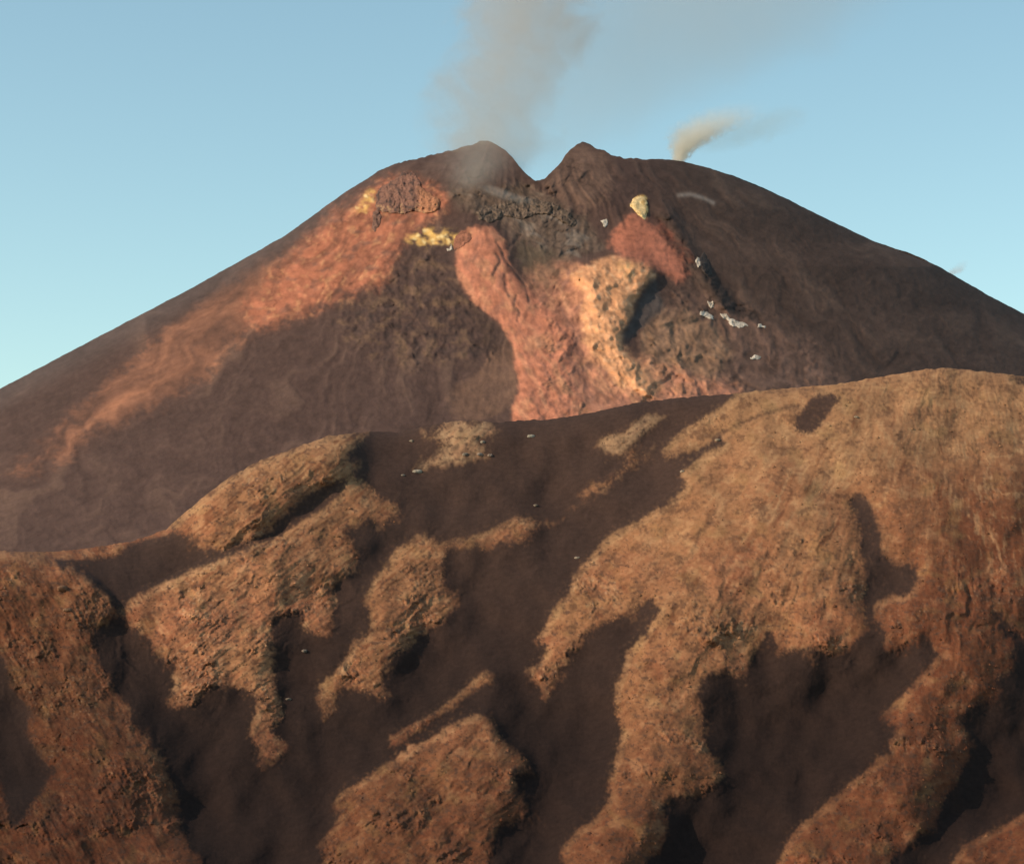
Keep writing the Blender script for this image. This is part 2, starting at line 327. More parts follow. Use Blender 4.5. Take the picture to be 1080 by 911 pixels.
vs.append(np.stack([B0[:, 0] + rng.uniform(-.4, .4, n) * rad, B0[:, 1] + rng.uniform(-.4, .4, n) * rad, B0[:, 2] + hgt], -1))
vs = np.stack(vs, 1); base = np.arange(n) * 6
tris = np.concatenate([np.stack([base + k, base + (k + 1) % 5, base + 5], -1) for k in range(5)])
link('scrub', make_mesh('scrub', vs, None, np.repeat(CT, 6, 0), True, tris), M_SCRUB, kind='stuff',
     label='dry tufted scrub covering the brown ridges')

# =====================================================================  VOLCANO
SIL = np.array([(-300,566),(0,410),(100,357),(200,305),(300,249),(365,202),(385,190),(400,180),(420,172),(440,167),(468,161),(485,156),(500,151),(510,149),(520,150),(530,156),(545,172),(557,186),(566,190),(576,188),(590,173),(601,158),(609,151),(614,149),(621,152),(632,158),(652,166),(680,168),(706,168),(722,171),(740,175),(775,186),(805,198),(830,210),(870,230),(925,256),(960,267),(990,281),(1040,310),(1080,331),(1400,496)], float)
LEFT = np.array([(510,149),(490,153),(470,160),(440,167),(420,172),(400,180),(385,190),(365,202),(300,249),(200,305),(100,357),(0,410),(-300,566),(-700,774)], float)
RIGHT = np.array([(620,149),(680,158),(730,170),(775,186),(830,210),(925,256),(990,281),(1080,331),(1400,496),(1950,774)], float)
YC = 6000.
def cone_depth(u, v):
    xl = np.interp(v, LEFT[:, 1], LEFT[:, 0]); xr = np.interp(v, RIGHT[:, 1], RIGHT[:, 0])
    c = (xl + xr) / 2; R = (xr - xl) / 2
    q = np.clip((u - c) / R, -1, 1)
    return np.maximum(YC - R * 2.36 * np.sqrt(1 - q * q + 1e-6), 3180)
K = Raster(-230, 1310, 140, 720)      # region of the picture the visible face of the cone fills
U2, V2 = K.U, K.V
phi = np.arctan2(U2 - 565, V2 - 40); rad2 = np.hypot(U2 - 565, V2 - 40)
x1 = fbm(U2 / 30, V2 / 30, 4, 211) * 8; x2 = fbm(U2 / 30, V2 / 30, 4, 223) * 8
y1 = fbm(U2 / 7, V2 / 7, 3, 231) * 3.5; y2 = fbm(U2 / 7, V2 / 7, 3, 237) * 3.5
WU, WV = x1 * .6 + y1, x2 * .6 + y2
fray = fbm(U2 / 9 + x1 * .05, V2 / 7 + x2 * .05, 4, 239, .65); fray2 = fbm(U2 / 28, V2 / 22, 3, 233)
def kp(pts, s=1.2, k=1.):
    m = blur(K.poly(pts, WU * k, WV * k), s); ms = blur(m, 2.5 + s * .8)
    return np.clip(sstep(.22, .78, ms + (.42 * fray + .28 * fray2) * np.clip(4 * ms * (1 - ms), 0, 1)) * .75 + .25 * m, 0, 1)
pw = phi + fbm(U2 / 60, V2 / 60, 3, 245) * .05
streak = .6 * fbm(pw * 16, rad2 / 80, 4, 241) + .5 * fbm(pw * 34, rad2 / 110, 4, 243)        # debris runs down the cone
streakf = .5 * fbm(pw * 60, rad2 / 40, 3, 247) + .6 * fbm(U2 / 8, V2 / 7, 3, 249)
mott = fbm(U2 / 16, V2 / 13, 5, 251, .6); mot2 = fbm(U2 / 5, V2 / 4.5, 3, 257)
RED1 = kp([(380,196),(400,190),(436,184),(446,196),(470,205),(476,222),(455,232),(430,250),(420,268),(412,292),(380,310),(350,320),(300,338),(255,348),(248,330),(285,285),(320,250),(350,222)], 7, 1.3)
RED1b = kp([(360,214),(300,262),(215,315),(120,400),(45,470),(-10,512),(20,505),(60,488),(110,452),(180,420),(232,388),(245,352),(300,340),(340,318),(400,262)], 9)
RED2 = kp([(484,246),(500,238),(520,240),(530,256),(536,275),(548,296),(566,318),(590,336),(604,352),(606,380),(600,400),(620,430),(700,440),(540,455),(540,432),(548,405),(541,375),(536,352),(524,338),(508,325),(494,312),(485,300),(480,276),(484,258)], 1.3, .6)
PINK = kp([(548,292),(566,276),(596,272),(625,285),(640,330),(655,372),(690,384),(735,395),(785,412),(760,450),(560,450),(560,420),(570,380),(575,350),(560,318)], 5)
DIAG = fbm((U2 * .86 - V2 * .52) / 9 + x1 * .06, (U2 * .52 + V2 * .86) / 60, 4, 277)      # scree streams down and to the right
PEACH = kp([(612,330),(640,335),(655,362),(680,382),(700,400),(694,420),(665,415),(640,395),(622,372)], 4)
FBLK, FBORD = cells(U2 / 10 + x1 * .09, V2 / 8 + x2 * .09, 8); FBLK2, FBORD2 = cells(U2 / 4.5 + y1 * .15, V2 / 3.8 + y2 * .15, 9)
TANB = kp([(540,430),(480,450),(470,420),(500,395),(520,370),(536,356),(548,372),(546,408)], 4)
ORG = kp([(606,284),(630,274),(660,270),(686,276),(690,292),(678,305),(670,330),(655,345),(656,362),(668,380),(688,402),(684,420),(650,405),(628,375),(614,350),(618,318),(604,300)], 2.5)
YEL = np.maximum.reduce([kp([(427,254),(440,244),(465,239),(482,243),(476,260),(458,258),(444,263)], 1.4), kp([(372,226),(378,212),(389,200),(398,196),(394,212),(384,224)], 1.6), kp([(664,215),(674,205),(684,212),(683,230),(672,224)], 1.0, .4),
      .55 * kp([(644,284),(655,276),(668,278),(670,286),(660,296),(655,290)], 2)])
RED3 = kp([(670,217),(658,232),(644,248),(640,262),(660,274),(690,284),(712,300),(726,290),(716,268),(700,244),(686,230)], 3.2, 1.3)
REDST = kp([(684,226),(700,232),(722,258),(738,275),(728,278),(705,255)], 2.5, .5)
DARKST = kp([(684,216),(698,222),(722,248),(748,284),(760,300),(800,330),(810,345),(780,336),(745,312),(722,286),(700,246)], 2.5, .7)
SPUR_SHADE = kp([(686,294),(696,300),(700,318),(694,330),(676,348),(656,361),(652,354),(664,338),(676,318)], 2, .9)
MOT = kp([(395,280),(430,262),(480,268),(488,305),(515,335),(530,352),(520,372),(490,384),(440,385),(380,370),(345,340),(360,318)], 8)
GREY = kp([(470,190),(500,196),(540,190),(580,205),(620,235),(640,262),(600,275),(560,262),(530,240),(505,228),(475,212)], 4)
GREEN = kp([(540,250),(580,262),(600,275),(580,310),(560,300),(548,275)], 6)
REDR = kp([(720,300),(760,310),(830,350),(900,395),(880,420),(740,420),(690,400),(690,340)], 10)
TANR = kp([(692,330),(720,325),(760,345),(775,372),(745,400),(770,425),(690,430),(684,390),(676,360)], 6)
CRAK = np.maximum.reduce([K.line(p, w) for p, w in [(((524,256),(530,266),(535,277),(546,290),(555,302),(558,318)), 1.5), (((536,262),(545,254),(549,248)), 1.3), (((524,268),(528,276),(523,284),(520,290)), 1.4), (((533,290),(534,304),(537,312)), 1.7), (((545,312),(542,320),(548,330),(546,338)), 1.5)]])
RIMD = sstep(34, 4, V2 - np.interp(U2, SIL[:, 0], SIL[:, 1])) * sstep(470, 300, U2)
WISP = K.line([(716,206),(728,205),(742,209),(752,214)], 2.2)
pkr = kp([(470,170),(512,150),(545,172),(566,190),(590,172),(612,152),(650,170),(640,215),(600,235),(540,210),(490,200)], 5) * sstep(-.3, .4, fray2)
# relief (metres towards the viewer)
rel = streak * 6 + streakf * .8 + mott * 3.5 + mot2 * .8
rel += MOT * (ridged(U2 / 15, V2 / 12, 4, 261) * 9 + mot2 * 2)
rel += 26 * blur(RED2, 6) - 46 * blur(kp([(505,205),(560,195),(640,225),(660,265),(610,280),(600,330),(560,320),(540,280),(520,240)], 3), 10)
rel += 34 * blur(ORG, 5) + 7 * YEL + 8 * RED3
spur = blur(K.poly([(604,286),(630,276),(660,266),(690,280),(692,296),(676,318),(664,338),(652,358),(636,352),(622,325)], WU * 1.2, WV * 1.2), 5)
rel += spur * (13 + 13 * ridged(U2 / 22 + x1 * .05, V2 / 26, 3, 273))
rel += 30 * np.exp(-((U2 - 700 - (V2 - 220) * .62) / 9) ** 2) * sstep(205, 225, V2) * sstep(345, 320, V2)
rel -= CRAK * 7
rel += (ORG + PINK + REDR * .7 + RED1 * .6 + GREY * .6 + TANR) * (ridged(U2 / 30 + x1 * .04, V2 / 26 + x2 * .04, 4, 267) - .4) * 12
rel += (RED1 + RED2 + PINK + ORG + GREY) * fbm(U2 / 14, V2 / 11, 4, 269, .6) * 4
rel -= 20 * np.exp(-((U2 - 768 - (V2 - 340) * .3) / 30) ** 2 - ((V2 - 340) / 30) ** 2)
rel += 35 * blur(K.poly([(530,155),(600,155),(640,200),(620,232),(590,200),(566,192),(545,178)]), 12) * 0
# colours
YEL = YEL * (1 - .5 * sstep(610, 625, U2) * sstep(262, 270, V2))
YEL = YEL * sstep(-.55, .25, fbm(U2 / 10, V2 / 8, 3, 299))
RED2 = RED2 * (1 - .8 * sstep(585, 640, U2 + x1 * 2.5) * sstep(330, 350, V2))
ROCKY = np.clip(np.maximum.reduce([.5 * ORG * sstep(-.2, .4, fray2), .6 * TANR * sstep(-.2, .4, fray2), .8 * RED1 * sstep(.1, .5, fray2 - .2 + sstep(240, 200, V2)), .7 * GREY, .55 * PINK * sstep(-.1, .5, fray2), DARKST, .8 * REDR * sstep(0, .5, fray2), .8 * MOT * sstep(-.1, .4, fray2), .9 * pkr]), 0, 1)
rel += ROCKY * ((FBLK - .5) * 7 + (FBLK2 - .5) * 2.6 + np.minimum(FBORD, .25) * 9)
ash = np.array([.078, .045, .038]); ash2 = np.array([.074, .045, .036])
c = np.broadcast_to(ash, U2.shape + (3,)).copy()
c = mixc(c, ash2, sstep(640, 760, U2 + x1))
c = mixc(c, np.array([.135, .080, .058]), np.clip(sstep(.0, .8, streak) * .40, 0, 1))
c = mixc(c, np.array([.155, .090, .058]), MOT * sstep(-.1, .6, mott) * .8)
c = mixc(c, np.array([.055, .036, .032]), MOT * sstep(.05, .6, -mott - .3 * mot2) * .7)
c = mixc(c, np.array([.06, .036, .03]), .7 * kp([(490,306),(512,328),(536,352),(542,376),(532,388),(512,366),(500,338)], 4))
c = mixc(c, np.array([.17, .095, .072]), REDR * (.55 + .5 * mott).clip(0, 1))
c = mixc(c, np.array([.27, .150, .092]), TANR * (.7 + .5 * mott).clip(0, 1))
c = mixc(c, np.array([.30, .125, .072]), RED1b * (.55 + .55 * streak).clip(0, 1) * .8)
redc = np.array([.34, .120, .070])
c = mixc(c, redc, RED1 * (.75 + .6 * streak).clip(0, 1))
c = mixc(c, np.array([.44, .205, .105]), RED1 * sstep(.1, .7, streakf + .6 * mott) * .7)
c = mixc(c, np.array([.13, .07, .055]), RED1 * sstep(.15, .7, fbm(U2 / 18 + V2 / 30, V2 / 12, 4, 283)) * .65)
c = mixc(c, np.array([.165, .090, .062]), TANB * (.7 + .4 * mott).clip(0, 1))
c = mixc(c, np.array([.45, .190, .118]), PINK * (.85 + .4 * mott).clip(0, 1))
c = mixc(c, np.array([.47, .175, .105]), RED2 * .95)
c = mixc(c, np.array([.47, .215, .120]), np.maximum(RED2, PINK) * sstep(.1, .7, fray2 + .4 * fray) * .7)
c = mixc(c, np.array([.21, .105, .080]), np.maximum(RED2 * .55, PINK) * sstep(.15, .7, fbm(U2 / 14 + V2 / 30, V2 / 20, 4, 271)) * .75)
c = mixc(c, np.array([.49, .235, .125]), PEACH * (.8 + .5 * DIAG).clip(0, 1))
c = mixc(c, np.array([.21, .100, .075]), np.maximum(RED2 * .6, PINK) * sstep(.12, .6, DIAG) * .6)
c = mixc(c, np.array([.50, .245, .140]), np.maximum(RED2 * .6, PINK) * sstep(.12, .6, -DIAG) * .55)
c = mixc(c, np.array([.62, .295, .150]), ORG * (.85 + .4 * mott).clip(0, 1))
c = mixc(c, np.array([.62, .36, .21]), ORG * sstep(.25, .6, mot2 + .4 * mott) * .6)
c = mixc(c, np.array([.135, .090, .068]), GREY * .8)
c = mixc(c, np.array([.23, .18, .15]), GREY * sstep(.1, .6, fbm((U2 + V2 * .4) / 40 + x1 * .05, (V2 - U2 * .42) / 11 + x2 * .08, 3, 281)) * .55)
c = mixc(c, np.array([.105, .080, .052]), GREEN * .55)
c = mixc(c, np.array([.37, .130, .082]), RED3 * (.9 + .3 * mot2).clip(0, 1))
c = mixc(c, np.array([.22, .07, .045]), REDST * .8)
c = mixc(c, np.array([.045, .032, .028]), DARKST * .8 * (.6 + mott).clip(0, 1))
c = mixc(c, np.array([.078, .062, .058]), SPUR_SHADE * .85)  # shaded right face of the orange spur, put into the colour
c = mixc(c, np.array([.66, .38, .12]), YEL * (.85 + .3 * mott).clip(0, 1))
c = mixc(c, np.array([.76, .58, .30]), YEL * sstep(.05, .6, fbm(U2 / 7, V2 / 6, 3, 293)) * .8)
c = mixc(c, np.array([.10, .06, .05]), np.clip(CRAK, 0, 1) * .9 * sstep(-.5, .3, mot2 + mott))
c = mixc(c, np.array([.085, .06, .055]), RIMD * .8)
c = mixc(c, np.array([.30, .24, .21]), WISP * .6)
pk = kp([(440,168),(510,140),(545,165),(560,190),(520,192),(480,188),(450,186)], 5)
c = mixc(c, np.array([.105, .066, .056]), pk * .8)
pk2 = kp([(566,192),(600,150),(640,155),(650,190),(625,225),(590,212)], 5)
c = mixc(c, np.array([.165, .095, .070]), pk2 * (.7 + .5 * mott).clip(0, 1))
c = c * (1 - .40 * ROCKY * sstep(.16, 0, FBORD) - .25 * ROCKY * sstep(.14, 0, FBORD2))[..., None]
c *= (1 + .25 * streak * (1 - np.clip(RED2 + PINK + ORG, 0, 1)) + .10 * mot2 + .10 * streakf + .20 * fbm(U2 / 11 + x1 * .06, V2 / 9, 3, 297) * (.4 + np.clip(RED1 + RED2 + PINK + ORG + REDR + TANR + GREY, 0, 1)))[..., None]
u3 = np.arange(-220, 1301, 1.25); nr = 460
vs_ = np.interp(u3, SIL[:, 0], SIL[:, 1])
vs_ = blur(np.tile(vs_, (3, 1)), .8)[1] + fbm(u3 / 14, u3 * 0, 4, 291, .6) * (.7 + 1.7 * sstep(380, 440, u3) * sstep(720, 640, u3))
t = np.linspace(0, 1, nr) ** 1.15
V3 = vs_[None] + (715 - vs_[None]) * t[:, None]; U3 = np.broadcast_to(u3, V3.shape)
edge = sstep(0, 14, V3 - vs_[None])
def cone_full(u, v):
    e = sstep(0, 14, v - np.interp(u, SIL[:, 0], SIL[:, 1]))
    return cone_depth(u, v) - K.sample(rel, u, v) * e
Y3 = cone_depth(U3, V3) - K.sample(rel, U3, V3) * edge
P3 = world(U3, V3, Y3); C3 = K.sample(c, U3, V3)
top = P3[0]; back = []
for k, f in enumerate([1., .72, .5, .33, .2, .1, .04]):
    b = top.copy(); dy = 2600 * f; b[:, 1] += dy; b[:, 2] -= dy * .5; b[:, 2] = np.maximum(b[:, 2], -330); back.append(b)
bot = P3[-1]; front = []
b = bot.copy(); b[:, 1] -= 120; b[:, 2] = -340; front.append(b)
PV = np.concatenate([np.array(back), P3, np.array(front)]); CV = np.concatenate([np.tile(C3[0], (7, 1, 1)), C3, C3[-1:]])
link('volcano', make_mesh('volcano', PV, gridquads(*PV.shape[:2]), CV), M_CONE, kind='structure',
     label='large dark volcano cone with red and orange scars below a notched crater rim')

# ---------------------------------------------------------------- solid rock masses and crusts lying on the cone or hillside
def lump(name, pts, depth, bulge, rough, colf, mat, px=.6, soft=2.5, groove=None, **kw):
    pts = np.array(pts, float); lo = pts.min(0) - 2; hi = pts.max(0) + 2
    u = np.arange(lo[0], hi[0], px); v = np.arange(lo[1], hi[1], px)
    R = Raster(0, 1, 0, 1); R.u0, R.v0 = 0, 0; R.U, R.V = np.meshgrid(u, v)
    sd = len(name) % 7 + int(pts[0, 0]) % 50
    wu = fbm(R.U / 5, R.V / 5, 3, sd) * 1.4; wv = fbm(R.U / 5, R.V / 5, 3, sd + 9) * 1.4
    X = R.U + wu; Yq = R.V + wv; m = np.zeros(X.shape, bool)
    for (xa, ya), (xb, yb) in zip(pts, np.roll(pts, -1, 0)):
        if ya != yb: m ^= ((ya > Yq) != (yb > Yq)) & (X < (xb - xa) * (Yq - ya) / (yb - ya) + xa)
    m = m.astype(float)
    prof = np.sqrt(np.clip(blur(m, soft / px) * 2 - .95, 0, 1)) * (m > 0)
    nz = fbm(R.U / 6, R.V / 6, 4, sd + 3, .6); bl = ridged(R.U / 8, R.V / 7, 3, sd + 5)
    Hh = bulge * prof * (.75 + .35 * bl) + rough * nz * prof
    if groove is not None: Hh = Hh * (1 - .75 * np.clip(groove(R), 0, 1))
    Y0 = depth(R.U, R.V)
    col = colf(R.U, R.V, nz, bl)
    Pf = world(R.U, R.V, Y0 - Hh - .3); Pb = world(R.U, R.V, Y0 + 6 + bulge * .2)
    cell = (m[:-1, :-1] + m[1:, :-1] + m[:-1, 1:] + m[1:, 1:]) >= 3
    idx = np.arange(m.size).reshape(m.shape); N = m.size
    q = np.stack([idx[:-1, :-1], idx[1:, :-1], idx[1:, 1:], idx[:-1, 1:]], -1)[cell]
    if len(q) == 0: return None
    cnt = {}
    for f in q:
        for a, b in ((f[0], f[1]), (f[1], f[2]), (f[2], f[3]), (f[3], f[0])):
            if (b, a) in cnt: del cnt[(b, a)]
            else: cnt[(a, b)] = 1
    side = np.array([(b, a, a + N, b + N) for a, b in cnt])
    quads = np.concatenate([q, q[:, ::-1] + N, side])
    Vt = np.concatenate([Pf.reshape(-1, 3), Pb.reshape(-1, 3)]); Ct = np.concatenate([col.reshape(-1, 3)] * 2)
    used = np.unique(quads); remap = np.zeros(2 * N, int); remap[used] = np.arange(len(used))
    org = Vt[used].mean(0); org[2] = Vt[used][:, 2].min()
    return link(name, make_mesh(name, Vt[used] - org, remap[quads], Ct[used]), mat, loc=org, **kw)
def flat(cc, var=.3, dark=None):
    cc = np.array(cc)
    def f(u, v, nz, bl):
        o = np.broadcast_to(cc, u.shape + (3,)) * (1 + var * nz)[..., None]
        return o
    return f
def crag_col(u, v, nz, bl):
    o = mixc(np.broadcast_to(np.array([.20, .10, .075]), u.shape + (3,)), np.array([.085, .052, .045]), sstep(-.1, .6, nz))
    o = mixc(o, np.array([.40, .17, .09]), sstep(436, 446, u + 4 * nz) * sstep(192, 202, v) * .8)
    return mixc(o, np.array([.36, .22, .12]), sstep(213, 217, v) * sstep(.1, .4, -nz) * .6)
def crag_groove(R):
    g = 0
    for x, a, b, w in [(428,180,222,1.5),(437,184,206,1.2),(416,200,222,1.0),(408,198,220,1.2),(422,206,222,.9),(400,194,214,1.6),(448,214,226,1.6)]:
        g = np.maximum(g, .6 * np.exp(-((R.U - x - 2.5 * fbm(R.V / 7, R.U * 0 + x, 2, 9)) / w) ** 2) * sstep(a - 2, a + 2, R.V) * sstep(b + 2, b - 2, R.V))
    return g
lump('rock_outcrop', [(396,214),(397,202),(406,194),(418,188),(427,180),(430,183),(434,180),(440,186),(446,198),(456,206),(466,212),(462,222),(448,226),(436,222),(424,226),(404,224),(398,222)], cone_full, 13, 6, crag_col, M_ROCK, groove=crag_groove,
     label='dark columned rock crag near the left crater rim', cat='rock outcrop')
lump('rock_outcrop', [(393,224),(399,220),(402,228),(400,238),(396,246),(391,240)], cone_full, 8, 4, flat([.16, .085, .065], .5), M_ROCK, label='small dark rib of rock just below the columned crag', cat='rock outcrop')
def lava_col(u, v, nz, bl): return mixc(np.broadcast_to(np.array([.092, .064, .050]), u.shape + (3,)), np.array([.165, .112, .084]), sstep(0, .5, bl - .3))
lump('lava_ridge', [(500,224),(512,217),(528,215),(540,209),(556,207),(570,212),(580,213),(598,222),(610,236),(604,240),(592,234),(580,226),(566,226),(550,232),(532,228),(516,236),(506,232)], cone_full, 9, 6, lava_col, M_ROCK,
     label='low dark lava ridge inside the breached crater below the notch', cat='lava ridge')
lump('rock_outcrop', [(478,252),(486,244),(498,246),(496,254),(486,262),(479,264)], cone_full, 5, 3, flat([.27, .11, .07], .5), M_ROCK, label='dark red knob of rock right of the yellow sulphur patch', cat='rock outcrop')
def sul_col(u, v, nz, bl): return mixc(np.broadcast_to(np.array([.72, .50, .25]), u.shape + (3,)), np.array([.55, .33, .13]), sstep(.0, .5, nz))
lump('rock_outcrop', [(664,216),(668,209),(675,205),(682,211),(683,222),(681,232),(674,227),(668,222)], cone_full, 6, 2.5, sul_col, M_ROCK, label='pale yellow sulphur covered rock tip at the top of the red scar', cat='rock outcrop')
lump('rock_outcrop', [(737,272),(742,266),(748,274),(752,290),(746,292),(740,284)], cone_full, 10, 3, flat([.06, .045, .04]), M_ROCK, label='black rock edge below the long dark streak on the right flank', cat='rock outcrop')
WHITE = flat([.48, .40, .33], .6)
for pts, lab in [([(734,270),(738,272),(740,279),(736,282),(733,276)], 'small pale crust beside the black rock edge on the right flank'),
                 ([(739,328),(746,329),(753,334),(752,337),(744,335),(738,331)], 'thin pale crust at the left end of the white streak line'),
                 ([(759,330),(766,331),(770,336),(778,338),(785,340),(789,344),(780,346),(771,343),(765,337),(760,334)], 'bright white crust, largest on the lower right flank'),
                 ([(790,377),(797,374),(803,376),(802,379),(794,379)], 'isolated white speck of crust low on the right flank'),
                 ([(746,318),(752,318),(754,324),(749,325)], 'faint pale crust just above the white streak line'),
                 ([(634,233),(640,231),(642,237),(637,240)], 'greyish white crust left of the yellow sulphur tip'),
                 ([(471,262),(478,258),(477,263),(472,266)], 'small whitish crust under the right end of the yellow sulphur patch'),
                 ([(800,342),(808,343),(806,346),(799,345)], 'dull pale crust at the right end of the white streak line')]:
    lump('mineral_crust', pts, cone_full, 4.5, 2, WHITE, M_ROCK, px=.5, soft=.9, label=lab, cat='mineral crust', group='pale mineral crusts on the cone')
# boulders
hillY = lambda u, v: H.sample(YH, u, v)
for u, v, r, cc, lab in [(440,497,4.6,(.55,.46,.36),'pale boulder on the dark ash below the crest, brightest there'),
                     (560,460,4.0,(.52,.45,.36),'flat pale boulder alone on black ash under the crest line'),
                     (425,501,2.4,(.45,.36,.28),'little pale stone left of the brightest pale boulder'),
                     (434,465,2.8,(.40,.32,.24),'grey stone at the left foot of the pale crest patch'),
                     (509,466,2.8,(.42,.34,.27),'upper pale stone at the right of the scrubby crest patch'),
                     (491,479,3.6,(.40,.31,.24),'left one of the three pale stones below the crest patch'),
                     (506,479,3.4,(.42,.31,.25),'middle one of the three pale stones below the crest patch'),
                     (517,480,3.2,(.42,.31,.25),'right one of the three pale stones below the crest patch'),
                     (609,588,2.6,(.38,.30,.23),'lone pale stone on ash by the upper left edge of the big hill'),
                     (565,533,2.4,(.36,.28,.21),'small stone above the thin scrub line on the middle ash'),
                     (321,686,3.4,(.36,.28,.23),'grey boulder in the small ash bowl of the left ridge'),
                     (304,737,2.8,(.32,.24,.18),'dim stone on ash right of the hanging scrub strip'),
                     (66,620,6.0,(.34,.18,.11),'rounded tan boulder near the top of the left ridge'),
                     (72,643,4.6,(.33,.18,.11),'second tan boulder lower on the left ridge'),
                     (903,440,2.6,(.52,.40,.28),'single bright stone on the smooth top of the big hill'),
                     (757,464,3.6,(.50,.36,.25),'pinkish stone on the ash runnel of the big hill'),
                     (720,497,3.0,(.48,.36,.26),'pale stone at the ragged left edge of the big hill')]:
    me = bpy.data.meshes.new('boulder')
    import bmesh
    bm = bmesh.new(); bmesh.ops.create_icosphere(bm, subdivisions=3, radius=1)
    s = np.array([rng.uniform(1.0, 1.4), rng.uniform(.8, 1.1), rng.uniform(.55, .75)])
    off = rng.uniform(0, 50)
    for vt in bm.verts:
        d = np.array(vt.co); k = 1 + .22 * float(fbm(np.array([d[0] * 1.3 + off + d[2]]), np.array([d[1] * 1.3 - d[2] + off]), 3, 5)[0])
        d = np.sign(d) * np.abs(d) ** .85 * k * s
        vt.co = d * r
    bm.to_mesh(me); bm.free()
    for p in me.polygons: p.use_smooth = True
    a = me.attributes.new('soil', 'FLOAT_COLOR', 'POINT')
    for d in a.data: d.color = (*[x_ * .62 for x_ in cc], 1)
    p = world(u, v, float(hillY(np.array([float(u)]), np.array([float(v)]))[0]))
    o = link('boulder', me, M_ROCK, label=lab, cat='boulder', group='pale boulders on the hillside', loc=p + np.array([0, 0, -r * .12]))
    o.rotation_euler.z = rng.uniform(0, 6)

# =====================================================================  GROUND to the horizon
r_ = np.concatenate([[0.], np.geomspace(30, 70000, 90)]); th = np.linspace(0, 2 * math.pi, 145)
Rg, Tg = np.meshgrid(r_, th, indexing='ij')
xg = Rg * np.cos(Tg); yg = Rg * np.sin(Tg)
zg = -2 - np.minimum(.30 * Rg, 345) + fbm(xg / 900, yg / 900, 4, 301) * np.clip(Rg / 80, 0, 14)
gcol = mixc(np.broadcast_to(np.array([.11, .07, .05]), xg.shape + (3,)), np.array([.16, .10, .06]), sstep(-.3, .5, fbm(xg / 500, yg / 500, 4, 307)))
link('ground', make_mesh('ground', np.stack([xg, yg, zg], -1), gridquads(*xg.shape)[:, ::-1], gcol), M_PLAIN, kind='structure', label='brown plain around the hills')

